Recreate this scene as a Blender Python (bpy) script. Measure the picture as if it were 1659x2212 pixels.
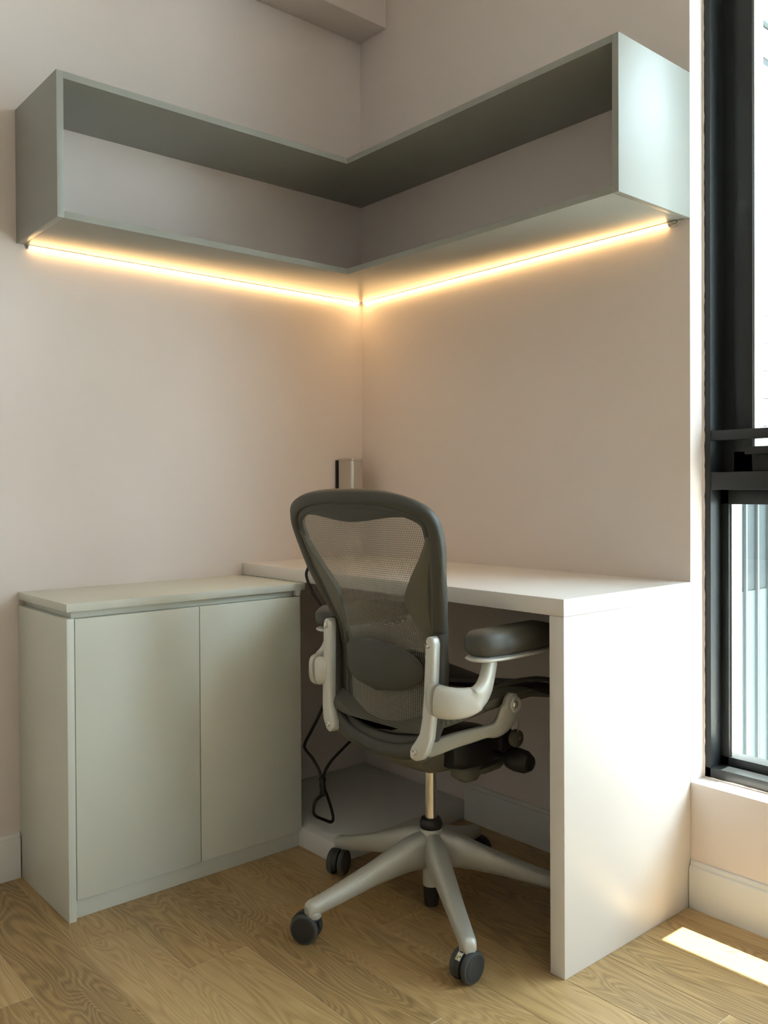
import bpy, bmesh, math, random
from mathutils import Vector, Matrix
random.seed(7)
S = bpy.context.scene
COL = S.collection
for o in list(bpy.data.objects):
    bpy.data.objects.remove(o)

# ------------------------------------------------------------------ camera
F, CY, YAW, PITCH, ROLL = 1888.14, 1076.6, 0.8612, -0.0103, -0.0053
fw = Vector((-math.sin(YAW)*math.cos(PITCH), math.cos(YAW)*math.cos(PITCH), math.sin(PITCH)))
rt = Vector((math.cos(YAW), math.sin(YAW), 0))
up = rt.cross(fw)
r2 = rt*math.cos(ROLL) + up*math.sin(ROLL)
u2 = -rt*math.sin(ROLL) + up*math.cos(ROLL)
cam = bpy.data.cameras.new('camera')
cam.sensor_fit = 'HORIZONTAL'; cam.sensor_width = 36
cam.lens = F/1659*36
cam.shift_y = -(1106-CY)/1659
cam.clip_start = 0.02
cob = bpy.data.objects.new('camera', cam); COL.objects.link(cob)
M3 = Matrix((r2, u2, -fw)).transposed()
cob.matrix_world = Matrix.Translation((2.2594, -1.8468, 0.9672)) @ M3.to_4x4()
S.camera = cob

# ------------------------------------------------------------------ world, sun, exposure
W = bpy.data.worlds.new('sky'); S.world = W; W.use_nodes = True
bg = W.node_tree.nodes['Background']
bg.inputs[0].default_value = (0.74, 0.88, 1.0, 1)
bg.inputs[1].default_value = 7.2
sun = bpy.data.lights.new('sun', 'SUN'); sun.energy = 22; sun.angle = math.radians(0.55)
sun.color = (1.0, 0.95, 0.84)
sob = bpy.data.objects.new('sun', sun); COL.objects.link(sob)
sdir = Vector((-0.004, -1.0, -2.76)).normalized()
sob.rotation_euler = sdir.to_track_quat('-Z', 'Y').to_euler()
sob.location = (2, 3, 6)
por = bpy.data.lights.new('window_portal', 'AREA'); por.shape = 'RECTANGLE'
por.size = 2.8; por.size_y = 2.21; por.cycles.is_portal = True
pob = bpy.data.objects.new('window_portal', por); COL.objects.link(pob)
pob.location = (2.6, 0.19, 1.393); pob.rotation_euler = (math.radians(-90), 0, 0)
S.view_settings.view_transform = 'Standard'
S.view_settings.look = 'None'
S.view_settings.exposure = 1.22
S.view_settings.gamma = 1.0
S.view_settings.use_curve_mapping = False

# ------------------------------------------------------------------ materials
def nt(name):
    m = bpy.data.materials.new(name); m.use_nodes = True
    t = m.node_tree
    return m, t, t.nodes['Principled BSDF']

def add(t, kind, **kw):
    n = t.nodes.new(kind)
    for k, v in kw.items():
        setattr(n, k, v)
    return n

def mat(name, col, rough=0.5, metal=0.0, noise=0.0, scale=40, bump=0.0, bscale=300, spec=0.5):
    m, t, p = nt(name)
    p.inputs['Base Color'].default_value = (*col, 1)
    p.inputs['Roughness'].default_value = rough
    p.inputs['Metallic'].default_value = metal
    p.inputs['Specular IOR Level'].default_value = spec
    tc = add(t, 'ShaderNodeTexCoord')
    if noise > 0:
        n = add(t, 'ShaderNodeTexNoise'); n.inputs['Scale'].default_value = scale; n.inputs['Detail'].default_value = 4
        r = add(t, 'ShaderNodeMapRange')
        r.inputs['To Min'].default_value = 1-noise; r.inputs['To Max'].default_value = 1+noise
        v = add(t, 'ShaderNodeVectorMath', operation='SCALE'); v.inputs[0].default_value = col
        t.links.new(tc.outputs['Object'], n.inputs['Vector'])
        t.links.new(n.outputs['Fac'], r.inputs['Value'])
        t.links.new(r.outputs['Result'], v.inputs['Scale'])
        t.links.new(v.outputs['Vector'], p.inputs['Base Color'])
    if bump > 0:
        n2 = add(t, 'ShaderNodeTexNoise'); n2.inputs['Scale'].default_value = bscale; n2.inputs['Detail'].default_value = 3
        b = add(t, 'ShaderNodeBump'); b.inputs['Strength'].default_value = bump; b.inputs['Distance'].default_value = 0.001
        t.links.new(tc.outputs['Object'], n2.inputs['Vector'])
        t.links.new(n2.outputs['Fac'], b.inputs['Height'])
        t.links.new(b.outputs['Normal'], p.inputs['Normal'])
    return m

M = {}
M['wall'] = mat('pink_beige_wall_paint', (0.82, 0.732, 0.690), 0.85, noise=0.015, scale=3, bump=0.15, bscale=180)
M['back_bounce'] = mat('bounce_wall_paint', (0.80, 0.71, 0.66), 0.7, noise=0.02, scale=8)  # unseen back wall, plain paint; pale tone set for the light it bounces
M['ceiling'] = mat('white_ceiling_paint', (0.82, 0.75, 0.69), 0.9, noise=0.01, scale=3)
M['base'] = mat('white_skirting_paint', (0.80, 0.79, 0.76), 0.45, noise=0.01, scale=6)
M['desk'] = mat('white_desk_laminate', (0.84, 0.80, 0.77), 0.32, noise=0.01, scale=5)
M['cab'] = mat('pale_sage_laminate', (0.70, 0.71, 0.63), 0.38, noise=0.012, scale=5)
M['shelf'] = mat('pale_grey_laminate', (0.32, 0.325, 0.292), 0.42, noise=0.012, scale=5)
M['black'] = mat('black_plastic', (0.012, 0.012, 0.013), 0.45, noise=0.05)
M['cable'] = mat('black_rubber', (0.008, 0.008, 0.009), 0.5, noise=0.05)
M['graphite'] = mat('graphite_plastic', (0.070, 0.068, 0.058), 0.5, noise=0.04, bump=0.2, bscale=700)
M['graphite_light'] = mat('warm_grey_plastic', (0.14, 0.132, 0.10), 0.5, noise=0.04, bump=0.2, bscale=700)
M['caster'] = mat('caster_plastic', (0.022, 0.024, 0.025), 0.42, noise=0.05)
M['tyre'] = mat('caster_tyre', (0.055, 0.06, 0.062), 0.55, noise=0.05)
M['silver'] = mat('textured_silver_paint', (0.55, 0.55, 0.50), 0.42, metal=0.35, noise=0.05, scale=300, bump=0.35, bscale=900)
M['arm'] = mat('satin_silver_casting', (0.70, 0.70, 0.65), 0.38, metal=0.22, noise=0.03, scale=200)
M['link'] = mat('grey_cast_link', (0.40, 0.395, 0.34), 0.42, metal=0.25, noise=0.04, scale=200)
M['chrome'] = mat('chrome', (0.75, 0.73, 0.70), 0.08, metal=1.0, noise=0.01)
M['alu'] = mat('brushed_aluminium', (0.62, 0.60, 0.55), 0.25, metal=0.9, noise=0.02)
M['frame'] = mat('charcoal_window_frame', (0.016, 0.019, 0.020), 0.42, noise=0.06, scale=60)
M['ext_white'] = mat('white_glazed_tile', (0.85, 0.86, 0.86), 0.3, noise=0.02)
M['ext_joint'] = mat('grey_tile_grout', (0.07, 0.075, 0.075), 0.8, noise=0.05)
M['ext_grey'] = mat('grey_metal_cladding', (0.030, 0.038, 0.041), 0.5, noise=0.12, scale=9)
M['ext_slat'] = mat('pale_metal_slat', (0.10, 0.122, 0.128), 0.4, noise=0.03)
M['concrete'] = mat('outside_concrete', (0.52, 0.51, 0.48), 0.85, noise=0.08, scale=4)
M['render_coat'] = mat('pale_building_render', (0.55, 0.52, 0.47), 0.85, noise=0.06, scale=3)
M['pad'] = mat('armrest_vinyl', (0.080, 0.076, 0.064), 0.42, noise=0.04, bump=0.3, bscale=800)
M['tag'] = mat('white_sticker', (0.7, 0.7, 0.66), 0.5, noise=0.02)
M['tag_y'] = mat('yellow_print', (0.55, 0.50, 0.06), 0.5, noise=0.05)

def wood_mat():
    m, t, p = nt('oak_plank')
    tc = add(t, 'ShaderNodeTexCoord'); oi = add(t, 'ShaderNodeObjectInfo')
    off = add(t, 'ShaderNodeVectorMath', operation='MULTIPLY_ADD')
    off.inputs[1].default_value = (1, 1, 1)
    cmb = add(t, 'ShaderNodeCombineXYZ')
    m1 = add(t, 'ShaderNodeMath', operation='MULTIPLY'); m1.inputs[1].default_value = 37
    m2 = add(t, 'ShaderNodeMath', operation='MULTIPLY'); m2.inputs[1].default_value = 11
    t.links.new(oi.outputs['Random'], m1.inputs[0]); t.links.new(oi.outputs['Random'], m2.inputs[0])
    t.links.new(m1.outputs[0], cmb.inputs[0]); t.links.new(m2.outputs[0], cmb.inputs[2])
    t.links.new(tc.outputs['Object'], off.inputs[0]); t.links.new(cmb.outputs[0], off.inputs[2])
    mp = add(t, 'ShaderNodeMapping'); mp.inputs['Scale'].default_value = (1.6, 8.5, 1)
    t.links.new(off.outputs[0], mp.inputs['Vector'])
    # cathedral figure: contour lines of a stretched smooth noise
    n = add(t, 'ShaderNodeTexNoise'); n.inputs['Scale'].default_value = 1.35; n.inputs['Detail'].default_value = 1.5
    n.inputs['Distortion'].default_value = 0.5
    t.links.new(mp.outputs[0], n.inputs['Vector'])
    k = add(t, 'ShaderNodeMath', operation='MULTIPLY'); k.inputs[1].default_value = 170
    s = add(t, 'ShaderNodeMath', operation='SINE')
    t.links.new(n.outputs['Fac'], k.inputs[0]); t.links.new(k.outputs[0], s.inputs[0])
    # fine fibres
    mp2 = add(t, 'ShaderNodeMapping'); mp2.inputs['Scale'].default_value = (6, 260, 6)
    t.links.new(off.outputs[0], mp2.inputs['Vector'])
    f = add(t, 'ShaderNodeTexNoise'); f.inputs['Scale'].default_value = 1.0; f.inputs['Detail'].default_value = 3
    t.links.new(mp2.outputs[0], f.inputs['Vector'])
    # broad tone
    b = add(t, 'ShaderNodeTexNoise'); b.inputs['Scale'].default_value = 0.7
    t.links.new(mp.outputs[0], b.inputs['Vector'])
    a1 = add(t, 'ShaderNodeMath', operation='MULTIPLY_ADD'); a1.inputs[1].default_value = 0.085; a1.inputs[2].default_value = 0.5
    t.links.new(s.outputs[0], a1.inputs[0])
    a2 = add(t, 'ShaderNodeMath', operation='MULTIPLY_ADD'); a2.inputs[1].default_value = 0.42
    f0 = add(t, 'ShaderNodeMath', operation='SUBTRACT'); f0.inputs[1].default_value = 0.5
    t.links.new(f.outputs['Fac'], f0.inputs[0]); t.links.new(f0.outputs[0], a2.inputs[0]); t.links.new(a1.outputs[0], a2.inputs[2])
    a3 = add(t, 'ShaderNodeMath', operation='MULTIPLY_ADD'); a3.inputs[1].default_value = 0.5
    b0 = add(t, 'ShaderNodeMath', operation='SUBTRACT'); b0.inputs[1].default_value = 0.5
    t.links.new(b.outputs['Fac'], b0.inputs[0]); t.links.new(b0.outputs[0], a3.inputs[0]); t.links.new(a2.outputs[0], a3.inputs[2])
    a4 = add(t, 'ShaderNodeMath', operation='MULTIPLY_ADD'); a4.inputs[1].default_value = 0.22
    r0 = add(t, 'ShaderNodeMath', operation='SUBTRACT'); r0.inputs[1].default_value = 0.5
    t.links.new(oi.outputs['Random'], r0.inputs[0]); t.links.new(r0.outputs[0], a4.inputs[0]); t.links.new(a3.outputs[0], a4.inputs[2])
    cr = add(t, 'ShaderNodeValToRGB')
    e = cr.color_ramp.elements
    e[0].position = 0.2; e[0].color = (0.215, 0.130, 0.050, 1)
    e[1].position = 0.85; e[1].color = (0.64, 0.44, 0.215, 1)
    x = e.new(0.5); x.color = (0.45, 0.292, 0.126, 1)
    t.links.new(a4.outputs[0], cr.inputs['Fac'])
    t.links.new(cr.outputs['Color'], p.inputs['Base Color'])
    p.inputs['Roughness'].default_value = 0.36
    bm = add(t, 'ShaderNodeBump'); bm.inputs['Strength'].default_value = 0.25; bm.inputs['Distance'].default_value = 0.0006
    t.links.new(a2.outputs[0], bm.inputs['Height']); t.links.new(bm.outputs['Normal'], p.inputs['Normal'])
    return m
M['wood'] = wood_mat()
M['subfloor'] = mat('pale_plank_joint', (0.70, 0.56, 0.38), 0.8, noise=0.05)

def weave_mat():
    m, t, p = nt('pellicle_fabric')
    tc = add(t, 'ShaderNodeTexCoord')
    w = add(t, 'ShaderNodeTexWave'); w.inputs['Scale'].default_value = 70; w.bands_direction = 'X'
    w2 = add(t, 'ShaderNodeTexWave'); w2.inputs['Scale'].default_value = 70; w2.bands_direction = 'Y'
    t.links.new(tc.outputs['Object'], w.inputs['Vector']); t.links.new(tc.outputs['Object'], w2.inputs['Vector'])
    mx = add(t, 'ShaderNodeMath', operation='MULTIPLY')
    t.links.new(w.outputs['Fac'], mx.inputs[0]); t.links.new(w2.outputs['Fac'], mx.inputs[1])
    cr = add(t, 'ShaderNodeValToRGB')
    cr.color_ramp.elements[0].color = (0.075, 0.071, 0.058, 1); cr.color_ramp.elements[1].color = (0.20, 0.19, 0.155, 1)
    t.links.new(mx.outputs[0], cr.inputs['Fac']); t.links.new(cr.outputs['Color'], p.inputs['Base Color'])
    p.inputs['Roughness'].default_value = 0.7
    return m
M['weave'] = weave_mat()
M['strand'] = mat('pellicle_strand', (0.27, 0.258, 0.215), 0.55, noise=0.1, scale=200)

def glass_mat():
    m = bpy.data.materials.new('window_glass'); m.use_nodes = True
    t = m.node_tree; t.nodes.clear()
    out = add(t, 'ShaderNodeOutputMaterial'); mix = add(t, 'ShaderNodeMixShader')
    tr = add(t, 'ShaderNodeBsdfTransparent'); tr.inputs[0].default_value = (0.93, 0.97, 0.96, 1)
    gl = add(t, 'ShaderNodeBsdfGlossy'); gl.inputs['Roughness'].default_value = 0.02
    lw = add(t, 'ShaderNodeLayerWeight'); lw.inputs['Blend'].default_value = 0.5
    pw = add(t, 'ShaderNodeMath', operation='POWER'); pw.inputs[1].default_value = 4
    fr = add(t, 'ShaderNodeMath', operation='MULTIPLY_ADD'); fr.inputs[1].default_value = 0.9; fr.inputs[2].default_value = 0.03
    t.links.new(lw.outputs['Facing'], pw.inputs[0]); t.links.new(pw.outputs[0], fr.inputs[0])
    t.links.new(fr.outputs[0], mix.inputs[0]); t.links.new(tr.outputs[0], mix.inputs[1]); t.links.new(gl.outputs[0], mix.inputs[2])
    t.links.new(mix.outputs[0], out.inputs[0])
    return m
M['glass'] = glass_mat()

def led_mat():
    m = bpy.data.materials.new('warm_led_diffuser'); m.use_nodes = True
    t = m.node_tree; t.nodes.clear()
    out = add(t, 'ShaderNodeOutputMaterial'); e = add(t, 'ShaderNodeEmission')
    e.inputs[0].default_value = (1.0, 0.62, 0.26, 1); e.inputs[1].default_value = 11.0
    t.links.new(e.outputs[0], out.inputs[0])
    return m
M['led'] = led_mat()

# ------------------------------------------------------------------ mesh helpers
def obj(name, bm, m, parent=None, smooth=True, loc=None):
    if smooth:
        for e in bm.edges:
            if len(e.link_faces) == 2:
                a = e.calc_face_angle(0)
                if a > math.radians(38): e.smooth = False
                elif a > 0.002:
                    for f in e.link_faces: f.smooth = True
    me = bpy.data.meshes.new(name); bm.to_mesh(me); bm.free()
    me.materials.append(M[m] if isinstance(m, str) else m)
    o = bpy.data.objects.new(name, me); COL.objects.link(o)
    if parent: o.parent = parent
    if loc: o.location = loc
    return o

def empty(name, loc=(0, 0, 0)):
    o = bpy.data.objects.new(name, None); COL.objects.link(o); o.location = loc; o.empty_display_size = 0.05
    return o

def tag(o, label=None, cat=None, group=None, kind=None):
    if label: o['label'] = label
    if cat: o['category'] = cat
    if group: o['group'] = group
    if kind: o['kind'] = kind
    return o

def box(x0, x1, y0, y1, z0, z1, bev=0.0, seg=2, bm=None):
    b = bmesh.new()
    v = [b.verts.new(p) for p in [(x0,y0,z0),(x1,y0,z0),(x1,y1,z0),(x0,y1,z0),(x0,y0,z1),(x1,y0,z1),(x1,y1,z1),(x0,y1,z1)]]
    for f in [(0,3,2,1),(4,5,6,7),(0,1,5,4),(1,2,6,5),(2,3,7,6),(3,0,4,7)]:
        b.faces.new([v[i] for i in f])
    if bev > 0:
        bmesh.ops.bevel(b, geom=list(b.edges), offset=bev, segments=seg, affect='EDGES', profile=0.5)
    return join(bm, b)

def join(bm, b):
    if bm is None: return b
    me = bpy.data.meshes.new('tmp'); b.to_mesh(me); b.free(); bm.from_mesh(me); bpy.data.meshes.remove(me)
    return bm

def prism(poly, z0, z1, bev=0.0, bm=None):
    b = bmesh.new()
    lo = [b.verts.new((x, y, z0)) for x, y in poly]; hi = [b.verts.new((x, y, z1)) for x, y in poly]
    n = len(poly)
    b.faces.new(lo[::-1]); b.faces.new(hi)
    for i in range(n): b.faces.new([lo[i], lo[(i+1) % n], hi[(i+1) % n], hi[i]])
    if bev > 0: bmesh.ops.bevel(b, geom=list(b.edges), offset=bev, segments=2, affect='EDGES', profile=0.5)
    return join(bm, b)

def loft(secs, bm=None, closed=False, caps=True):
    b = bmesh.new()
    R = [[b.verts.new(p) for p in s] for s in secs]
    n = len(R[0]); K = len(R)
    for i in range(K if closed else K-1):
        A, B = R[i], R[(i+1) % K]
        for j in range(n):
            b.faces.new([A[j], A[(j+1) % n], B[(j+1) % n], B[j]])
    if caps and not closed:
        b.faces.new(R[0][::-1]); b.faces.new(R[-1])
    bmesh.ops.recalc_face_normals(b, faces=b.faces)
    return join(bm, b)

def sec(c, a, b, n=16, pw=2.0):
    c, a, b = Vector(c), Vector(a), Vector(b); out = []
    for i in range(n):
        t = 2*math.pi*i/n; ct, st = math.cos(t), math.sin(t)
        out.append(c + a*math.copysign(abs(ct)**(2/pw), ct) + b*math.copysign(abs(st)**(2/pw), st))
    return out

def spline(pts, k=8, closed=False):
    P = [Vector(p) for p in pts]; n = len(P); out = []
    for i in range(n if closed else n-1):
        if closed: p0, p1, p2, p3 = P[i-1], P[i], P[(i+1) % n], P[(i+2) % n]
        else: p0, p1, p2, p3 = P[max(i-1, 0)], P[i], P[i+1], P[min(i+2, n-1)]
        for j in range(k):
            t = j/k
            out.append(0.5*((2*p1)+(p2-p0)*t+(2*p0-5*p1+4*p2-p3)*t*t+(3*p1-p0-3*p2+p3)*t**3))
    if not closed: out.append(P[-1])
    return out

def tube(path, r, n=10, bm=None, closed=False):
    """round tube; r is a number or a list along the path"""
    P = [Vector(p) for p in path]; K = len(P); S_ = []
    nrm = None
    for i in range(K):
        t = (P[(i+1) % K]-P[i-1]) if closed else (P[min(i+1, K-1)]-P[max(i-1, 0)])
        t.normalize()
        if nrm is None:
            nrm = t.cross(Vector((0, 0, 1)))
            if nrm.length < 1e-3: nrm = t.cross(Vector((1, 0, 0)))
        nrm = (nrm - t*nrm.dot(t)).normalized()
        bn = t.cross(nrm); rr = r[i] if isinstance(r, (list, tuple)) else r
        S_.append(sec(P[i], nrm*rr, bn*rr, n))
    return loft(S_, bm, closed)

def lathe(prof, n=24, axis='Z', c=(0, 0, 0), bm=None):
    """prof: list of (r, h) from one end to the other"""
    secs = []
    for r, h in prof:
        ring = []
        for i in range(n):
            t = 2*math.pi*i/n; a, b = r*math.cos(t), r*math.sin(t)
            p = {'Z': (a, b, h), 'X': (h, a, b), 'Y': (a, h, b)}[axis]
            ring.append(Vector(p)+Vector(c))
        secs.append(ring)
    return loft(secs, bm)

def lerp_tab(tab, v):
    if v <= tab[0][0]: return tab[0][1]
    for (a, x), (b, y) in zip(tab, tab[1:]):
        if v <= b: return x+(y-x)*(v-a)/(b-a)
    return tab[-1][1]

# ------------------------------------------------------------------ dimensions (metres, corner of the room at the origin)
L2 = 1.192           # end of the wall with shelf and desk, where the window opening begins
XR, YB, ZC = 4.1, -3.7, 2.75
DD, DH = 0.468, 0.75 # desk depth and height
ZSILL, ZHEAD, XW1 = 0.287, 2.50, 4.0

# ------------------------------------------------------------------ the setting
def struct(name, bm, m, **k):
    return tag(obj(name, bm, m, **k), kind='structure')

floor = struct('floor', box(-0.2, XR+0.2, YB-0.2, 0.2, -0.05, -0.0009), 'subfloor')
joint = {-1: 0.95, 0: 0.28, 1: 0.62, 2: 1.46, 3: 0.79, 4: 0.30, 5: 1.12, 6: 0.665, 7: 0.437, 8: 0.985, 9: 0.555}
PW, PL = 0.135, 1.25
def plank_bm(l, w):
    b = bmesh.new(); g = 0.0006
    lo = [(g,-w+g,-0.0008),(l-g,-w+g,-0.0008),(l-g,-g,-0.0008),(g,-g,-0.0008)]
    mid = [(x, y, -0.0005) for x, y, z in lo]
    i = 0.0006
    top = [(g+i,-w+g+i,0),(l-g-i,-w+g+i,0),(l-g-i,-g-i,0),(g+i,-g-i,0)]
    R = [[b.verts.new(p) for p in s] for s in (lo, mid, top)]
    for A, B in zip(R, R[1:]):
        for j in range(4): b.faces.new([A[j], A[(j+1) % 4], B[(j+1) % 4], B[j]])
    b.faces.new(R[2]); b.faces.new(R[0][::-1])
    return b
full = None
for row in range(-1, 35):
    y1 = -0.06-PW*row
    y0 = max(y1-PW, YB)
    y1c = min(y1, 0.0)
    if y0 >= -0.001 or y1 <= YB: continue
    x = joint.get(row, random.uniform(0, 1.2))
    while x > 0: x -= PL
    while x < XR:
        a, b = max(x, 0.0), min(x+PL, XR)
        if b-a > 0.01:
            whole = abs((b-a)-PL) < 1e-6 and abs((y1c-y0)-PW) < 1e-6
            if whole and full:
                o = bpy.data.objects.new('plank', full); COL.objects.link(o); o.parent = floor; o.location = (a, y1c, 0)
            else:
                o = obj('plank', plank_bm(b-a, y1c-y0), 'wood', floor, smooth=False, loc=(a, y1c, 0))
                if whole: full = o.data
        x += PL

struct('ceiling', box(-0.2, XR+0.2, YB-0.2, 0.2, ZC, ZC+0.1), 'ceiling')
struct('wall_left', box(-0.2, 0, YB-0.2, 0.2, -0.05, ZC), 'wall')
struct('wall_back', box(0, XR, YB-0.2, YB, -0.05, ZC), 'back_bounce')
struct('wall_side', box(XR, XR+0.2, YB-0.2, 0.2, -0.05, ZC), 'wall')
b = box(-0.1, L2, 0, 0.2, -0.05, ZC+0.02)
b = box(L2, XW1, 0, 0.2, -0.05, ZSILL, bm=b)
b = box(L2, XW1, 0, 0.2, ZHEAD, ZC+0.02, bm=b)
b = box(XW1, XR+0.1, 0, 0.2, -0.05, ZC+0.02, bm=b)
bmesh.ops.remove_doubles(b, verts=b.verts, dist=1e-5)
struct('wall_right', b, 'wall', smooth=False)
# uneven plaster bead where reveal meets the window frame
def bead(path, r0, seed):
    rr = random.Random(seed)
    return tube(path, [r0*rr.uniform(0.5, 1.35) for _ in path], 6)
pth = [(L2+0.001, 0.0575, ZSILL+i*0.012) for i in range(int((ZHEAD-ZSILL)/0.012))]
pth2 = [(L2+i*0.012, 0.0575, ZSILL+0.001) for i in range(int((XW1-L2)/0.012))]
struct('trim_1', join(bead(pth, 0.0028, 3), bead(pth2, 0.0028, 4)), 'wall')
struct('trim_2', box(0, 0.132, YB, 0, 2.445, ZC, 0.0015), 'wall')   # boxed-in beam

def skirting(name, p0, p1, nrm, z=0.106):
    """profiled board from p0 to p1 (floor points on the wall), nrm points into the room"""
    n = Vector((*nrm, 0)); secs = []
    prof = [(0, 0), (0.012, 0), (0.012, z-0.014), (0.0105, z-0.011), (0.0065, z-0.010), (0.0055, z-0.002), (0.003, z), (0, z)]
    for p in (p0, p1):
        secs.append([Vector((*p, 0))+n*a+Vector((0, 0, h)) for a, h in prof])
    return struct(name, loft(secs), 'base')
skirting('baseboard_left', (0, YB), (0, -1.121), (1, 0), 0.112)
skirting('baseboard_right', (L2+0.002, 0), (XR, 0), (0, -1), 0.108)
skirting('baseboard_desk', (0.476, 0), (1.154, 0), (0, -1), 0.108)
skirting('baseboard_back', (0, YB), (XR, YB), (0, 1))
skirting('baseboard_side', (XR, YB), (XR, 0), (-1, 0))

# ------------------------------------------------------------------ window
win = empty('window_1', (L2, 0.06, ZSILL)); tag(win, kind='structure')
def wpart(name, bm, m, parent=win):
    o = obj(name, bm, m)
    o.parent = parent
    o.matrix_parent_inverse = Matrix.Translation(-Vector(win.location)) if parent is win else Matrix.Identity(4)
    return o
FY0, FY1 = 0.058, 0.165
bays = [(L2, 2.13), (2.13, 3.065), (3.065, XW1)]
b = box(L2, L2+0.018, FY0, FY1, ZSILL, ZHEAD, 0.0012)
b = box(XW1-0.018, XW1, FY0, FY1, ZSILL, ZHEAD, 0.0012, bm=b)
b = box(L2, XW1, FY0, FY1, ZHEAD-0.02, ZHEAD, 0.0012, bm=b)
b = box(L2, XW1, FY0, FY1, ZSILL, ZSILL+0.026, 0.0012, bm=b)
for xm in (2.13, 3.065):
    b = box(xm-0.021, xm+0.021, FY0, FY1, ZSILL, ZHEAD, 0.0012, bm=b)
wpart('outer_frame', b, 'frame')
for k, (xa, xb) in enumerate(bays):
    xa2 = xa+0.018 if k == 0 else xa+0.021
    xb2 = xb-0.018 if k == 2 else xb-0.021
    wpart('transom', box(xa2, xb2, FY0+0.001, FY1, 0.962, 1.003, 0.0012), 'frame')
    wpart('safety_bar', box(xa2, xb2, 0.060, 0.078, 1.077, 1.100, 0.001), 'frame')
    # fixed lower light
    b = box(xa2, xa2+0.020, 0.104, 0.15, ZSILL+0.026, 0.962, 0.001)
    b = box(xb2-0.020, xb2, 0.104, 0.15, ZSILL+0.026, 0.962, 0.001, bm=b)
    b = box(xa2, xb2, 0.104, 0.15, 0.928, 0.962, 0.001, bm=b)
    b = box(xa2, xb2, 0.104, 0.15, ZSILL+0.026, ZSILL+0.046, 0.001, bm=b)
    wpart('lower_sash', b, 'frame')
    wpart('glazing_bead', box(xa2+0.020, xa2+0.0235, 0.112, 0.148, ZSILL+0.046, 0.928), 'alu')
    wpart('pane', box(xa2+0.014, xb2-0.014, 0.126, 0.132, ZSILL+0.04, 0.935), 'glass')
    # opening upper sash
    b = box(xa2+0.030, xa2+0.076, 0.108, 0.156, 1.0035, ZHEAD-0.03, 0.0015)
    b = box(xb2-0.076, xb2-0.030, 0.108, 0.156, 1.0035, ZHEAD-0.03, 0.0015, bm=b)
    b = box(xa2+0.030, xb2-0.030, 0.108, 0.156, 1.0035, 1.052, 0.0015, bm=b)
    b = box(xa2+0.030, xb2-0.030, 0.108, 0.156, ZHEAD-0.075, ZHEAD-0.03, 0.0015, bm=b)
    wpart('upper_sash', b, 'frame')
    wpart('sash_stop', box(xa2, xa2+0.031, 0.118, 0.16, 1.003, ZHEAD-0.02), 'frame')
    wpart('sash_stop', box(xb2-0.031, xb2, 0.118, 0.16, 1.003, ZHEAD-0.02), 'frame')
    wpart('glazing_bead', box(xa2+0.076, xa2+0.0795, 0.112, 0.152, 1.052, ZHEAD-0.075), 'alu')
    wpart('pane', box(xa2+0.07, xb2-0.07, 0.128, 0.134, 1.048, ZHEAD-0.07), 'glass')
    b = box(xa2+0.068, xa2+0.30, 0.084, 0.094, 1.043, 1.061, 0.002)
    b = box(xa2+0.10, xa2+0.125, 0.094, 0.108, 1.044, 1.060, 0.001, bm=b)
    b = box(xa2+0.24, xa2+0.265, 0.094, 0.108, 1.044, 1.060, 0.001, bm=b)
    wpart('handle', b, 'black')

# ------------------------------------------------------------------ outside
struct('ground_outside', box(-4, 9, 0.6, 12, -3.2, -3.0), 'concrete')
struct('ledge_outside', box(1.0, 6, 0.2, 1.1, -0.25, -0.1), 'concrete')
struct('roof_outside', box(0.2, 7, 0.2, 0.75, 2.64, 2.85), 'concrete')
opp = struct('wall_sky_block', box(-5, 13, 6.0, 6.4, -3.0, 4.6), 'render_coat')  # unseen facade, added to block low sky light from the room
wdata = None  # window panels dressing the added light-blocking facade
for i in range(10):
    for j in range(3):
        if wdata is None:
            o = obj('added_facade_window', box(0, 1.0, -0.03, 0.02, 0, 1.3, 0.01, 1), 'ext_grey', opp); wdata = o.data
        else:
            o = bpy.data.objects.new('added_facade_window', wdata); COL.objects.link(o); o.parent = opp
        o.location = (-4.2+i*1.75, 6.0, -1.6+j*2.1)
fin = struct('wall_outside', box(0.9, 0.994, 0.2, 2.4, -0.1, 2.64), 'ext_joint')
TY, TZ = 0.075, 0.084
tile = None
for i in range(12):
    for j in range(20):
        y, z = 0.21+i*TY, 0.985+j*TZ
        if z+TZ > 2.28: continue
        if tile is None:
            o = obj('tile', box(0, 0.006, 0.002, TY-0.002, 0.0015, TZ-0.0015, 0.0012, 1), 'ext_white', fin); tile = o.data
        else:
            o = bpy.data.objects.new('tile', tile); COL.objects.link(o); o.parent = fin
        o.location = (0.994, y, z)
for i in range(5):
    obj('cladding_panel', box(0.994, 0.998, 0.53+i*0.2, 0.728+i*0.2, -0.1, 0.66), 'ext_slat', fin)
    obj('cladding_panel', box(0.994, 0.998, 0.53+i*0.2, 0.728+i*0.2, 0.663, 0.98), 'ext_grey', fin)
for i in range(10):
    obj('slat', box(0.998, 1.006, 0.63+i*0.072, 0.640+i*0.072, -0.1, 0.98), 'ext_slat', fin)
obj('soffit_band', box(0.994, 0.999, 0.2, 2.4, 2.272, 2.355), 'render_coat', fin)
obj('edge_beam', box(0.994, 1.015, 0.2, 2.4, 2.358, 2.425, 0.002), 'ext_slat', fin)
obj('soffit_band', box(0.994, 0.999, 0.2, 2.4, 2.428, 2.63), 'ext_grey', fin)
obj('corner_post', box(0.994, 1.012, 0.53, 0.592, -0.1, 0.985), 'ext_white', fin)

# ------------------------------------------------------------------ low plinth under the desk
struct('trim_3', box(0, 0.475, -0.484, 0, 0, 0.053, 0.0015), 'base')

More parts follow.
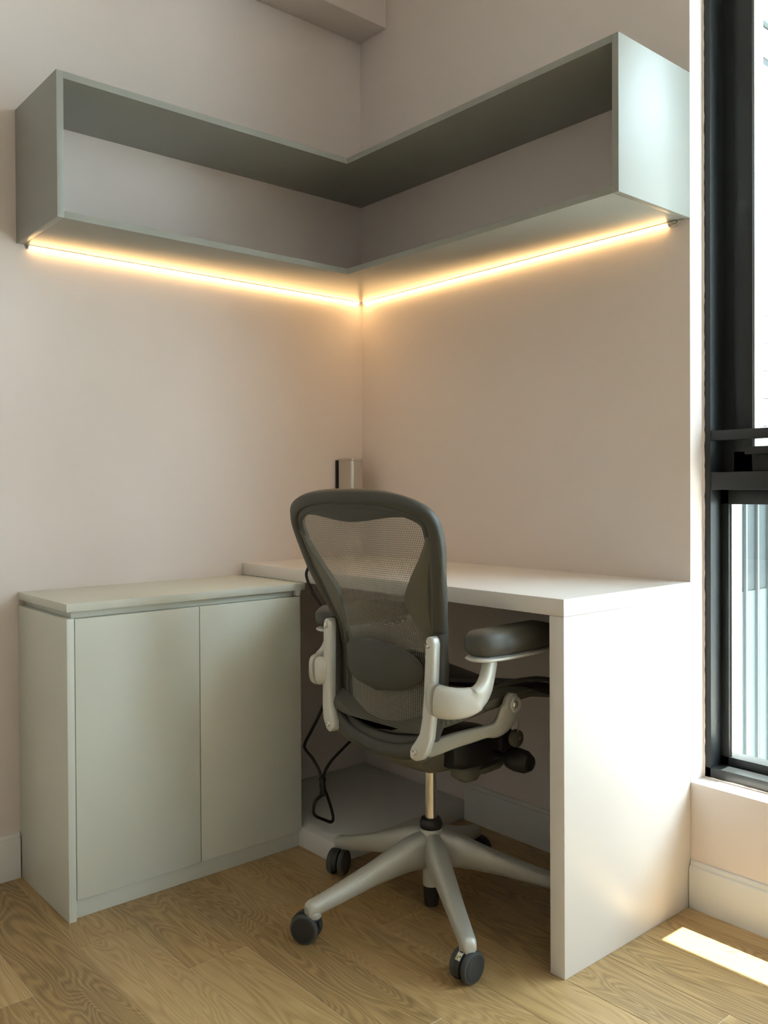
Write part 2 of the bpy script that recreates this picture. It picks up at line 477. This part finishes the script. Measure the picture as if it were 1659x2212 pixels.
# ------------------------------------------------------------------ corner wall shelf
shelf = empty('corner_shelf', (0, 0, 1.587))
tag(shelf, 'pale grey open L-shaped box shelf fixed high across the room corner', 'shelf')
ZB, ZT, SD, SL, TB = 1.587, 1.919, 0.280, 1.114, 0.016
def spart(name, bm):
    o = obj(name, bm, 'shelf', shelf); o.location = (0, 0, -ZB); return o
Lp = [(0, -SL), (SD, -SL), (SD, -SD), (L2, -SD), (L2, 0), (0, 0)]
Li = [(0.0, -SL+TB), (SD, -SL+TB), (SD, -SD), (L2-TB, -SD), (L2-TB, 0), (0, 0)]
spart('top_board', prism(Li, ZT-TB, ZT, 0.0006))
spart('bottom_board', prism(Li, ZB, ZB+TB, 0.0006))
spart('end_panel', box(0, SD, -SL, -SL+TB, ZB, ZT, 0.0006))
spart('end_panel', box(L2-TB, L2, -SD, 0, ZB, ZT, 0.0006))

# LED strips: slim aluminium channel with glowing diffuser, tucked under the shelf against the wall
def led(name, label, horizontal):
    e = empty(name, (0, 0, ZB)); tag(e, label, 'light strip', 'warm light strips under the shelf')
    if horizontal: a, bb = 0.016, 1.140
    else: a, bb = 0.016, 1.086
    # cross-section (u away from the wall, h down)
    ch = [(0.0004, -0.0002), (0.0090, -0.0002), (0.0090, -0.0018), (0.0018, -0.0090), (0.0004, -0.0090)]
    df = [(0.0088, -0.0018), (0.0090, -0.0044), (0.0070, -0.0070), (0.0044, -0.0090), (0.0018, -0.0088)]
    def P(u, h, s): return Vector((s, -u, h)) if horizontal else Vector((u, -s, h))
    obj('channel', loft([[P(u, h, a) for u, h in ch], [P(u, h, bb) for u, h in ch]]), 'alu', e)
    obj('diffuser', loft([[P(u, h, a+0.002) for u, h in df], [P(u, h, bb-0.002) for u, h in df]]), 'led', e)
    cap = [(0.0004, -0.0002), (0.0093, -0.0002), (0.0094, -0.0046), (0.0072, -0.0073), (0.0046, -0.0094), (0.0004, -0.0093)]
    obj('end_cap', loft([[P(u, h, bb) for u, h in cap], [P(u, h, bb+0.003) for u, h in cap]]), 'alu', e)
    if horizontal:
        obj('clip', box(bb+0.003, bb+0.022, -0.011, -0.001, -0.006, -0.0004, 0.0008), 'alu', e)
        p = spline([(bb+0.004, -0.006, -0.005), (bb+0.012, -0.006, -0.010), (bb+0.02, -0.005, -0.008), (bb+0.03, -0.003, -0.002)], 5)
        obj('lead_wire', tube(p, 0.0012, 6), 'tag', e)
    return e
led('led_strip', 'glowing warm light strip under the left arm of the shelf', False)
led('led_strip', 'glowing warm light strip under the right arm of the shelf, ending in a clip', True)

# ------------------------------------------------------------------ desk
desk = empty('desk', (0, 0, 0))
tag(desk, 'white waterfall desk with one side panel down to the floor beside the window', 'desk')
PT = 0.036
obj('desktop', box(0.0, L2, -DD, -0.001, DH-0.035, DH, 0.0016), 'desk', desk)
obj('side_panel', box(L2-PT, L2, -DD, -0.001, 0, DH-0.0352, 0.0012), 'desk', desk)
obj('support_batten', box(0.0, 0.02, -DD+0.04, -0.02, DH-0.075, DH-0.0353, 0.001), 'desk', desk)

# ------------------------------------------------------------------ cabinet and its worktop
CX, CA, CB = 0.324, -1.118, -0.484
cab = empty('cabinet', (0, CA, 0))
tag(cab, 'low pale sage two-door cabinet standing against the left wall', 'cabinet')
def cpart(name, bm, m='cab', parent=cab):
    o = obj(name, bm, m, parent)
    if parent is cab: o.location = (0, -CA, 0)
    return o
cpart('side_panel', box(0, CX, CA, CA+0.017, 0, 0.681, 0.0006))
cpart('side_panel', box(0, CX-0.0205, CB-0.017, CB, 0, 0.696, 0.0006))
cpart('plinth', box(0.02, CX-0.014, CA+0.017, CB-0.017, 0, 0.043, 0.0005))
cpart('plinth_end', box(0.02, CX-0.014, CB-0.017, CB-0.0002, 0, 0.043, 0.0005))
cpart('carcass', box(0.002, CX-0.021, CA+0.017, CB-0.017, 0.043, 0.679))
cpart('finger_rail', box(0.002, CX-0.016, CA+0.016, CB-0.017, 0.680, 0.6962, 0.0004))
cpart('rail_end', box(CX-0.0205, CX, CB-0.011, CB, 0.6815, 0.6962, 0.0004))
cpart('door', box(CX-0.020, CX-0.0005, CA+0.019, -0.7885, 0.0455, 0.6795, 0.0008))
cpart('door', box(CX-0.020, CX-0.0005, -0.7865, CB, 0.0455, 0.6795, 0.0008))
wt = obj('worktop', box(0.0, CX, CA, -DD-0.0004, 0.6965, 0.7148, 0.0007), 'cab')
tag(wt, 'thin pale worktop board lying on the two-door cabinet', 'worktop')

# ------------------------------------------------------------------ metal box on the wall
mb = empty('metal_box', (0.0, -0.087, 0.905))
tag(mb, 'small silver metal box mounted on the wall in the corner above the desk', 'box')
def rrect(x0, x1, y0, y1, r, k=5):
    out = []
    for cx, cy, a0 in ((x1-r, y1-r, 0), (x0+r, y1-r, 90), (x0+r, y0+r, 180), (x1-r, y0+r, 270)):
        for i in range(k+1):
            a = math.radians(a0+90*i/k); out.append((cx+r*math.cos(a), cy+r*math.sin(a)))
    return out
obj('back_plate', box(0.0005, 0.006, -0.028, 0.028, 0.004, 0.158, 0.001), 'black', mb)
obj('body', prism(rrect(0.006, 0.083, -0.0245, 0.0245, 0.010), 0.0, 0.154), 'alu', mb)
obj('lid', prism(rrect(0.006, 0.0835, -0.025, 0.025, 0.0105), 0.1545, 0.162, 0.0008), 'alu', mb)

# ------------------------------------------------------------------ power cable
cab_e = empty('power_cable', (0.35, -0.47, 0.75))
tag(cab_e, 'black power cable hanging over the desk edge into a tied loop', 'cable')
def kpart(name, bm, m='cable'):
    o = obj(name, bm, m, cab_e); o.location = (-0.35, 0.47, -0.75); return o
pts = [(0.262, -0.372, 0.7565), (0.270, -0.388, 0.7560), (0.300, -0.425, 0.7565), (0.330, -0.455, 0.7600), (0.347, -0.4745, 0.757), (0.345, -0.4785, 0.735),
       (0.372, -0.479, 0.695), (0.418, -0.476, 0.645), (0.44, -0.47, 0.55), (0.42, -0.462, 0.45), (0.385, -0.458, 0.385), (0.345, -0.463, 0.32), (0.315, -0.466, 0.275),
       (0.325, -0.470, 0.262), (0.365, -0.474, 0.245), (0.384, -0.466, 0.212), (0.384, -0.460, 0.165)]
kpart('cord', tube(spline(pts, 7), 0.0042, 8))
loop = [(0.386, -0.4575, 0.172), (0.386, -0.460, 0.155), (0.384, -0.482, 0.140), (0.382, -0.487, 0.115), (0.383, -0.480, 0.100), (0.388, -0.455, 0.085), (0.390, -0.436, 0.075), (0.390, -0.428, 0.082), (0.389, -0.433, 0.110), (0.388, -0.447, 0.150), (0.387, -0.455, 0.172),
        (0.386, -0.455, 0.205), (0.384, -0.430, 0.235), (0.382, -0.385, 0.262), (0.380, -0.338, 0.286), (0.372, -0.27, 0.305), (0.36, -0.2, 0.29), (0.35, -0.1, 0.24), (0.34, -0.008, 0.22)]
kpart('cord', tube(spline(loop, 7), 0.0042, 8))
kpart('grommet', lathe([(0.006, 0.7502), (0.0135, 0.7502), (0.0135, 0.7520), (0.006, 0.7524)], 18, 'Z', (0.260, -0.368, 0)))
kpart('cable_tie', tube(spline([(0.385, -0.459, 0.200), (0.385, -0.459, 0.185), (0.386, -0.4585, 0.165), (0.386, -0.458, 0.150)], 4), [0.006, 0.0085, 0.0095, 0.009, 0.0075, 0.008, 0.0085, 0.008, 0.0075, 0.0085, 0.010, 0.0085, 0.006], 10))

# ------------------------------------------------------------------ office chair (local frame: x right, y forward, z up)
OX, OY = 0.807, -0.462
ch = empty('office_chair', (OX, OY, 0))
tag(ch, 'graphite mesh-back office chair with silver arms and five-star base at the desk', 'office chair')

# ---- base
hub = lathe([(0.012, 0.098), (0.026, 0.100), (0.030, 0.120), (0.029, 0.165), (0.026, 0.182), (0.0245, 0.190), (0.020, 0.191)], 28)
base = obj('base_hub', hub, 'silver', ch)
def leg_secs(ang):
    a = math.radians(ang); d = Vector((math.cos(a), math.sin(a), 0)); s = Vector((-math.sin(a), math.cos(a), 0)); Z = Vector((0, 0, 1))
    tab = [(0.012, .184, .100, .0200), (0.035, .183, .100, .0220), (0.065, .176, .101, .0235), (0.10, .161, .097, .0230), (0.16, .136, .088, .0212), (0.22, .115, .074, .0190), (0.27, .0985, .062, .0175), (0.295, .091, .057, .0168)]
    secs = []
    for r, zt, zb, w in tab:
        secs.append(sec(d*r+Z*((zt+zb)/2), s*w, Z*((zt-zb)/2), 20, 2.7))
    # rounded nose turning down
    for k in range(1, 6):
        t = k/5*math.pi/2
        r = 0.295+0.0190*math.sin(t); zt = 0.091-0.014*(1-math.cos(t)); w = 0.0168*(1-0.45*(1-math.cos(t)))
        secs.append(sec(d*r+Z*((zt+0.057)/2), s*w, Z*((zt-0.057)/2), 20, 2.7))
    return secs, d, s
ANG = [-101.8, -29.8, 42.2, 114.2, 186.2]
trail = [-.016, -.003, -.012, -.012, -.018]
caster_yaw = [-58, 3, 30, 100, 27]
def wheel_bm(s):
    # tyre with a rounded shoulder; axis X
    return lathe([(0.008, s*0.0070), (0.027, s*0.0070), (0.0305, s*0.009), (0.0315, s*0.0125), (0.0312, s*0.0175), (0.0295, s*0.0205), (0.0262, s*0.0215), (0.010, s*0.0212)], 32, 'X', (0, 0, 0.0315))
def cap_bm(s):
    return lathe([(0.0262, s*0.0205), (0.0258, s*0.0226), (0.0245, s*0.0232), (0.018, s*0.0226), (0.003, s*0.0232)], 32, 'X', (0, 0, 0.0315))
w_in = {}
for n, a in enumerate(ANG):
    secs, d, s = leg_secs(a)
    leg = obj('leg', loft(secs), 'silver', ch)
    p = d*0.297
    obj('leg_socket', lathe([(0.0160, 0.0535), (0.0172, 0.055), (0.0176, 0.066), (0.014, 0.074)], 18, 'Z', p), 'silver', leg)
    c = empty('caster', p); c.parent = ch; c.rotation_euler = (0, 0, math.radians(caster_yaw[n]))
    for side in (-1, 1):
        if side not in w_in:
            o = obj('wheel', wheel_bm(side), 'tyre', c); q = obj('wheel_cap', cap_bm(side), 'caster', c)
            w_in[side] = (o.data, q.data)
        else:
            o = bpy.data.objects.new('wheel', w_in[side][0]); q = bpy.data.objects.new('wheel_cap', w_in[side][1])
            for z_ in (o, q): COL.objects.link(z_); z_.parent = c
        o.location = q.location = (0, trail[n], 0)
    # hood over the wheels and the stem
    hs = []
    for k in range(0, 13):
        t = math.radians(5+195*k/12)
        cy, sz = math.cos(t), math.sin(t)
        r0, r1 = 0.018, 0.0338
        hs.append([Vector((x*0.0066, trail[n]+r*cy, 0.0315+r*sz)) for x, r in ((-1, r0), (1, r0), (1, r1), (-1, r1))])
    hood = loft(hs)
    hood = lathe([(0.0085, 0.050), (0.0085, 0.0655)], 12, 'Z', (0, 0, 0), hood)
    hood = lathe([(0.0145, 0.0540), (0.0155, 0.0510), (0.0120, 0.046)], 16, 'Z', (0, 0, 0), hood)
    obj('hood', hood, 'caster', c)
    if n == 1:
        def patch(x0, x1, t0, t1, rr):
            st = bmesh.new(); prev = None
            for k in range(5):
                t = math.radians(t0+(t1-t0)*k/4)
                r_ = [st.verts.new((x, trail[n]+rr*math.cos(t), 0.0315+rr*math.sin(t))) for x in (x0, x1)]
                if prev: st.faces.new([prev[0], prev[1], r_[1], r_[0]])
                prev = r_
            return st
        stk = obj('sticker', patch(-0.0062, 0.0062, 112, 146, 0.0341), 'tag', c)
        obj('sticker_print', patch(-0.0046, 0.0046, 115, 120, 0.0343), 'black', c)
        obj('sticker_print', patch(-0.0050, 0.0006, 132, 143, 0.0343), 'tag_y', c)
        obj('sticker_print', patch(0.0016, 0.0046, 130, 136, 0.0343), 'graphite', c)
obj('column_foot', lathe([(0.008, 0.010), (0.0165, 0.012), (0.0185, 0.030), (0.0185, 0.058), (0.012, 0.060)], 22), 'black', ch)
obj('column_sleeve', lathe([(0.012, 0.057), (0.0195, 0.058), (0.0195, 0.100), (0.012, 0.102)], 22), 'silver', ch)
obj('collar', lathe([(0.014, 0.186), (0.0235, 0.187), (0.0262, 0.193), (0.0262, 0.203), (0.0225, 0.211), (0.0145, 0.213)], 28), 'black', ch)
obj('gas_column', lathe([(0.0138, 0.200), (0.0138, 0.345)], 28), 'chrome', ch)

# ---- tilt mechanism
def hull_secs(rows, pw=3.2, n=20):
    """rows: (y, half width, z bottom, z top, x centre)"""
    return [sec((xc, y, (zb+zt)/2), (w, 0, 0), (0, 0, (zt-zb)/2), n, pw) for y, w, zb, zt, xc in rows]
obj('tilt_housing', loft(hull_secs([(-0.105, .040, .372, .402, 0), (-0.085, .068, .348, .412, 0), (-0.04, .075, .330, .420, 0), (0.02, .078, .326, .422, 0), (0.06, .080, .322, .420, 0), (0.10, .074, .312, .412, 0), (0.135, .066, .318, .405, 0), (0.165, .052, .335, .398, 0), (0.175, .03, .350, .390, 0)])), 'graphite_light', ch)
obj('spring_cover', loft(hull_secs([(-0.03, .020, .352, .410, .085), (0.0, .028, .346, .418, .09), (0.06, .030, .344, .420, .092), (0.11, .028, .346, .416, .092), (0.13, .014, .356, .404, .09)])), 'black', ch)
obj('tilt_plate', loft(hull_secs([(0.035, .112, .326, .342, 0), (0.06, .116, .322, .344, 0), (0.11, .116, .324, .346, 0), (0.14, .108, .332, .350, 0), (0.15, .09, .338, .348, 0)], 4)), 'graphite_light', ch)
obj('rear_lug', loft(hull_secs([(-0.01, .016, .326, .350, .09), (0.01, .022, .314, .352, .09), (0.04, .022, .313, .352, .09), (0.06, .014, .322, .348, .09)])), 'graphite_light', ch)
k1 = obj('tension_knob', lathe([(0.004, 0.120), (0.0075, 0.124), (0.0075, 0.155), (0.016, 0.160), (0.0235, 0.170), (0.0262, 0.188), (0.0245, 0.212), (0.017, 0.226), (0.006, 0.230)], 24, 'X', (0, 0.082, 0.372)), 'black', ch)
obj('knob_bracket', loft([sec((.165, .055, .415), (.006, 0, 0), (0, 0, .024), 14), sec((.166, .085, .405), (.006, 0, 0), (0, 0, .034), 14), sec((.166, .105, .385), (.006, 0, 0), (0, 0, .020), 14)]), 'black', ch)
obj('stop_dial', lathe([(0.004, 0.176), (0.0185, 0.178), (0.0195, 0.184), (0.0185, 0.190), (0.004, 0.192)], 24, 'X', (0, 0.084, 0.418)), 'graphite_light', ch)
obj('dial_screw', lathe([(0.0036, 0.191), (0.0034, 0.1945), (0.0016, 0.1955)], 12, 'X', (0, 0.084, 0.420)), 'chrome', ch)
obj('control_wire', tube(spline([(.193, .080, .436), (.214, .058, .46), (.232, .034, .49), (.240, .016, .515)], 5), 0.0016, 6), 'silver', ch)

# ---- seat (pellicle pan with rim)
ST = [(-0.165, .150, .456, .496), (-0.14, .188, .464, .518), (-0.09, .207, .473, .537), (-0.03, .214, .483, .549), (0.04, .218, .492, .553), (0.11, .220, .498, .550), (0.17, .218, .494, .536), (0.22, .206, .480, .514), (0.25, .186, .472, .496), (0.268, .150, .468, .483)]
def pan():
    secs = []
    for y, w, zb, zt in ST:
        ring = []; n = 36
        for i in range(n):
            t = 2*math.pi*i/n; ct, s_ = math.cos(t), math.sin(t)
            x = w*math.copysign(abs(ct)**0.62, ct); zc = (zb+zt)/2; h = (zt-zb)/2
            z = zc+h*math.copysign(abs(s_)**0.75, s_)
            if s_ > 0: z -= 0.048*min(1, max(0.3, (0.28-y)/0.2))*(1-abs(x/w)**2)*s_      # the seat dips in the middle
            ring.append(Vector((x, y, z)))
        secs.append(ring)
    return loft(secs)
seat = obj('seat', pan(), 'weave', ch)
for sgn in (1, -1):
    path = spline([(sgn*.175, -.150, .508), (sgn*.204, -.09, .536), (sgn*.212, -.03, .549), (sgn*.216, .04, .554), (sgn*.219, .11, .551), (sgn*.214, .17, .537), (sgn*.196, .235, .507), (sgn*.13, .268, .485), (0, .276, .472)], 6)
    obj('seat_rim', tube(path, 0.0055, 8), 'graphite', seat)
obj('seat_front_pad', loft([sec((x, .165, .520-.030*(1-abs(x)/.22)), (0, .105*k, -.026*k), (0, 0, .0185*k), 16, 2.4) for x, k in ((-.2245, .25), (-.219, .70), (-.18, .95), (-.1, 1), (0, 1), (.1, 1), (.18, .95), (.219, .70), (.2245, .25))]), 'black', seat)

# ---- back: geometry of the curved back surface
YC = [(.40, -.150), (.50, -.148), (.588, -.147), (.67, -.160), (.73, -.180), (.79, -.200), (.85, -.217), (.91, -.235), (.97, -.252)]
YE = [(.40, -.146), (.45, -.128), (.50, -.116), (.60, -.112), (.67, -.128), (.73, -.153), (.79, -.176), (.85, -.193), (.91, -.213), (.97, -.244)]
HW = [(.405, .02), (.415, .09), (.43, .130), (.46, .156), (.50, .168), (.56, .171), (.60, .173), (.64, .178), (.67, .186), (.70, .197), (.73, .209), (.76, .2186), (.79, .228), (.82, .236), (.85, .243), (.87, .2455), (.89, .2465), (.91, .2407), (.93, .2283), (.953, .178), (.97, .10)]
def BY(x, z):
    hw = max(lerp_tab(HW, min(max(z, .46), .91)), .1)
    u = min(abs(x)/hw, 1.15)
    return lerp_tab(YC, z)+(lerp_tab(YE, z)-lerp_tab(YC, z))*u*u
half = [(0.0, .969), (.06, .968), (.115, .964), (.165, .9555), (.205, .943), (.230, .927), (.2430, .906), (.2465, .885), (.2440, .855), (.236, .82), (.2275, .79), (.2185, .76), (.2085, .73), (.197, .70), (.1865, .67), (.178, .64), (.173, .605), (.171, .565), (.1695, .52), (.164, .482), (.150, .452), (.122, .430), (.080, .418), (.035, .4135), (0.0, .4125)]
def offset_loop(d, k=3):
    """outline moved inward by d, on the back surface, as a dense closed loop"""
    P2 = spline([Vector((x, z, 0)) for x, z in half], k)
    full_ = P2+[Vector((-p.x, p.y, 0)) for p in P2[-2:0:-1]]
    n = len(full_); out = []
    for i in range(n):
        t = (full_[(i+1) % n]-full_[i-1]).normalized()
        inw = Vector((t.y, -t.x, 0))            # clockwise loop: inward is to the right
        q = full_[i]+inw*d
        out.append((q, inw))
    return out
def surf(x, z, lift=0.0):
    e = 0.004
    p = Vector((x, BY(x, z), z))
    dx = Vector((2*e, BY(x+e, z)-BY(x-e, z), 0)); dz = Vector((0, BY(x, z+e)-BY(x, z-e), 2*e))
    n = dz.cross(dx).normalized()               # points to the rear
    if n.y > 0: n = -n
    return p+n*lift, n
def rim_sweep(d0, d1, back, front, pw=3.0, n=14):
    """frame member between inward offsets d0..d1, rear face lifted by back, front by -front"""
    L = offset_loop((d0+d1)/2); secs = []
    for q, inw in L:
        p, nn = surf(q.x, q.y)
        a, _ = surf(q.x+inw.x*0.004, q.y+inw.y*0.004)
        av = (a-p).normalized()
        secs.append(sec(p+nn*(back-front)/2, av*((d1-d0)/2), nn*((back+front)/2), n, pw))
    return loft(secs, closed=True)
back = obj('back_frame', rim_sweep(0.0, 0.030, 0.010, 0.014), 'graphite', ch)
obj('mesh_carrier', rim_sweep(0.028, 0.044, 0.004, 0.010), 'graphite', back)

def top_low(x):      # lower edge of the solid band under the top rim
    u = abs(x)/0.2
    return .899+0.013*math.sin(min(u, 1)*math.pi*0.62)**2-0.020*max(0, u-0.82)**1.2*4
def top_high(x): return .955-0.62*max(abs(x)-0.10, 0)**1.55
b = bmesh.new(); NX = 44; NZ = 6
g = []
for i in range(NX+1):
    x = -0.212+0.424*i/NX; col = []
    for j in range(NZ+1):
        lo, hi = top_low(x), max(top_high(x), top_low(x)+0.004)
        z = lo+(hi-lo)*j/NZ
        p, n = surf(x, z); col.append((b.verts.new(p+n*(0.003 if j else 0.001)), b.verts.new(p-n*0.006)))
    g.append(col)
for i in range(NX):
    for j in range(NZ):
        b.faces.new([g[i][j][0], g[i+1][j][0], g[i+1][j+1][0], g[i][j+1][0]])
        b.faces.new([g[i][j][1], g[i][j+1][1], g[i+1][j+1][1], g[i+1][j][1]])
    b.faces.new([g[i][0][0], g[i][0][1], g[i+1][0][1], g[i+1][0][0]])
bmesh.ops.recalc_face_normals(b, faces=b.faces)
obj('head_band', b, 'graphite', back)

# side wings: solid webs that swell inward at the waist
WING = [(.50, .138), (.54, .146), (.58, .145), (.62, .140), (.66, .130), (.70, .1185), (.728, .1105), (.745, .112), (.77, .130), (.80, .155), (.83, .180), (.855, .198), (.875, .210)]
for sgn in (1, -1):
    b = bmesh.new(); g = []
    for k in range(41):
        z = .50+(.875-.50)*k/40
        xi = lerp_tab(WING, z); xo = lerp_tab(HW, z)-0.026; row = []
        if xi > xo-0.002: xi = xo-0.002
        for j in range(6):
            x = sgn*(xi+(xo-xi)*j/5); p, n = surf(x, z)
            bulge = 0.004*math.sin(math.pi*min(j/5+0.15, 1))
            row.append((b.verts.new(p+n*(0.003+bulge)), b.verts.new(p-n*0.006)))
        g.append(row)
    for k in range(40):
        for j in range(5):
            b.faces.new([g[k][j][0], g[k][j+1][0], g[k+1][j+1][0], g[k+1][j][0]])
            b.faces.new([g[k][j][1], g[k+1][j][1], g[k+1][j+1][1], g[k][j+1][1]])
        b.faces.new([g[k][0][0], g[k+1][0][0], g[k+1][0][1], g[k][0][1]])
    bmesh.ops.recalc_face_normals(b, faces=b.faces)
    obj('side_wing', b, 'graphite_light', back)

# woven mesh: real strands
def inside_x(z):
    return lerp_tab(HW, z)-0.022
b = bmesh.new()
def ribbon(pts, wv):
    prev = None
    for p in pts:
        a = b.verts.new(p-wv); c = b.verts.new(p+wv)
        if prev: b.faces.new([prev[0], prev[1], c, a])
        prev = (a, c)
zs = [.432+(.912-.432)*k/80 for k in range(81)]
x = -0.222
while x < 0.2225:
    run = []
    for z in zs+[None]:
        if z is not None and abs(x) < inside_x(z) and not (z > .905 and abs(x) > .205):
            run.append(surf(x, z, -0.0010)[0])
        else:
            if len(run) > 1: ribbon(run, Vector((0.00115, 0, 0)))
            run = []
    x += 0.0046
z = .432
while z < .912:
    hwx = inside_x(z); N = 36
    ribbon([surf(-hwx+2*hwx*k/N, z, -0.0016)[0] for k in range(N+1)], Vector((0, 0, 0.00042)))
    z += 0.0046
mesh = obj('mesh_weave', b, 'strand', back, smooth=False); mesh['kind'] = 'stuff'

# lumbar pad
def lumbar():
    secs = []
    for k in range(13):
        t = -1+2*k/12; z = .588+.0565*t
        w = .125*math.sqrt(max(1-abs(t)**2.3, 0.0))+0.004
        th = 0.011*max(1-abs(t)**2.4, 0.0)+0.002
        ring = []
        n = 28
        for i in range(n):
            a = 2*math.pi*i/n; x = w*math.copysign(abs(math.cos(a))**0.9, math.cos(a))
            p, nn = surf(x, z)
            yo = 0.0145+th*math.sin(a)*(1 if math.sin(a) > 0 else 0.55)
            ring.append(p+Vector((0, -yo, 0)))
        secs.append(ring)
    return loft(secs)
obj('lumbar_pad', lumbar(), 'graphite', ch)

# lower yoke rail under the back, carrying the frame between the two uprights
path = spline([(-.150, -.148, .448), (-.128, -.149, .431), (-.085, -.152, .4145), (0, -.153, .406), (.085, -.152, .4145), (.128, -.149, .431), (.150, -.148, .448)], 7)
obj('lower_rail', tube(path, 0.0175, 14), 'graphite', ch)
path = spline([(-.150, -.150, .430), (-.10, -.140, .404), (0, -.130, .392), (.10, -.140, .404), (.150, -.150, .430)], 7)
obj('lower_rail', tube(path, 0.016, 12), 'graphite_light', ch)

# uprights, links, arms on both sides
for sgn in (1, -1):
    X = lambda p: Vector((sgn*p[0], p[1], p[2]))
    # upright bar behind the frame, foot bent inwards
    pts = [(.1725, -.156, .6685), (.1725, -.156, .6672), (.1725, -.156, .6640), (.1725, -.157, .6590), (.1725, -.157, .6530), (.1720, -.158, .62), (.1710, -.160, .56), (.1690, -.163, .50), (.1650, -.166, .465), (.1560, -.169, .443), (.1440, -.172, .428), (.1375, -.173, .4215), (.1345, -.173, .4190)]
    hw = [.0020, .0055, .0095, .0122, .0135, .0138, .0142, .0148, .0165, .0190, .0180, .0130, .0050]
    P_ = [Vector(p) for p in pts]; secs = []
    for i, p in enumerate(P_):
        t = (P_[min(i+1, len(P_)-1)]-P_[max(i-1, 0)]).normalized()
        nrm = Vector((0, -1, 0)); side = t.cross(nrm).normalized()
        nn = side.cross(t).normalized()
        s_ = sec(p, side*hw[i], nn*0.0115, 16, 3.6)
        secs.append([X(q) for q in s_])
    upr = obj('upright', loft(secs), 'arm', ch)
    obj('screw', lathe([(0.0066, -.1695), (0.0066, -.1725), (0.0045, -.1742), (0.001, -.1728)], 14, 'Y', X((.1725, 0.0015, .652))), 'chrome', upr)
    obj('screw', lathe([(0.0066, -.1850), (0.0066, -.1880), (0.0045, -.1897), (0.001, -.1883)], 14, 'Y', X((.1450, 0.0025, .432))), 'chrome', upr)
    # frame bracket in front of the upright
    obj('frame_bracket', loft([[X(q) for q in sec(c, (.011, 0, 0), (0, .012, 0), 14, 3)] for c in ((.176, -.136, .672), (.177, -.135, .66), (.175, -.135, .60), (.172, -.137, .54), (.168, -.140, .48), (.158, -.145, .45))]), 'graphite', upr)
    # link from the upright's foot forward to the seat pivot
    lk = [((.140, -.163, .428), .018), ((.160, -.135, .437), .017), ((.182, -.105, .449), .016), ((.203, -.075, .458), .0145), ((.217, -.050, .464), .0135), ((.226, -.028, .466), .0165), ((.232, -.008, .482), .0215), ((.236, .004, .506), .0240), ((.236, .009, .526), .0200), ((.236, .011, .538), .008)]
    secs = []
    C_ = spline([c for c, h in lk], 4); HH = spline([(h, 0, 0) for c, h in lk], 4)
    for i, c in enumerate(C_):
        h = max(HH[i].x, 0.004)
        t = (C_[min(i+1, len(C_)-1)]-C_[max(i-1, 0)]).normalized()
        side = Vector((t.y, -t.x, 0))
        side = Vector((1, 0, 0)) if side.length < 0.3 else side.normalized()
        upv = side.cross(t).normalized()
        secs.append([X(q) for q in sec(c, side*.0085, upv*h, 16, 3)])
    lnk = obj('seat_link', loft(secs), 'link', ch)
    obj('pivot_boss', lathe([(0.004, sgn*.242), (0.0165, sgn*.2445), (0.0165, sgn*.250), (0.0130, sgn*.2515), (0.0090, sgn*.2485), (0.0065, sgn*.2485)], 20, 'X', (0, .008, .5165)), 'silver', lnk)
    obj('pivot_bolt', lathe([(0.0080, sgn*.2475), (0.0080, sgn*.2500), (0.0045, sgn*.2525), (0.001, sgn*.2530)], 14, 'X', (0, .008, .5165)), 'chrome', lnk)
    # arm: wide clamp on the upright, sweeping out, forward and up to the pad
    am = [((.176, -.160, .545), .0300, .0160), ((.186, -.166, .545), .0325, .0175), ((.203, -.170, .544), .0330, .0175), ((.222, -.165, .543), .0325, .0150), ((.238, -.152, .543), .0310, .0135), ((.250, -.134, .546), .0285, .0130), ((.2575, -.117, .554), .0250, .0130), ((.260, -.103, .568), .0205, .0130), ((.2605, -.094, .585), .0165, .0130), ((.260, -.087, .603), .0150, .0130), ((.258, -.080, .620), .0140, .0130)]
    C_ = spline([c for c, _, _ in am], 3); H_ = spline([(h, w, 0) for _, h, w in am], 3)
    secs = []
    for i, c in enumerate(C_):
        t = (C_[min(i+1, len(C_)-1)]-C_[max(i-1, 0)]).normalized()
        out = Vector((1, 0, 0)) if i > len(C_)*0.55 else Vector((t.y, -t.x, 0)).normalized()
        if out.x < 0 and i < 6: out = -out
        if i <= len(C_)*0.55: out = (out*(1-i/len(C_))+Vector((0.6, -0.8, 0))*(i/len(C_))).normalized()
        out = (out-t*out.dot(t)).normalized()
        upv = out.cross(t).normalized()
        if upv.z < 0 and i < 10: upv = -upv
        secs.append([X(q) for q in sec(c, upv*H_[i].x, out*H_[i].y, 20, 2.8)])
    arm = obj('arm_bracket', loft(secs), 'arm', ch)
    # pad and its pan
    def pad_secs(grow, z0, z1, n=24):
        out = []
        rows = [(-.128, .012), (-.122, .026), (-.105, .037), (-.075, .043), (-.03, .0455), (.03, .0455), (.08, .043), (.115, .036), (.132, .025), (.138, .011)]
        for y, w in rows:
            cx = .252-0.05*max(y, 0)
            dz = 0.006*(y+.13)*0 + (-0.010*((y-.09)/.05)**2 if y > .09 else 0)
            k = 1.0 if abs(y) < .115 else 0.72
            if y in (-.128, .138): k = 0.38
            zc = (z0+z1)/2+dz*0.4; h = (z1-z0)/2*k
            ring = []
            for q in sec((cx, y, zc), (w*grow, 0, 0), (0, 0, h), n, 2.7): ring.append(X(q))
            out.append(ring)
        return out
    pad = obj('arm_pad', loft(pad_secs(1.0, .630, .685)), 'pad', ch)
    obj('pad_pan', loft(pad_secs(0.90, .6215, .634)), 'arm', arm)
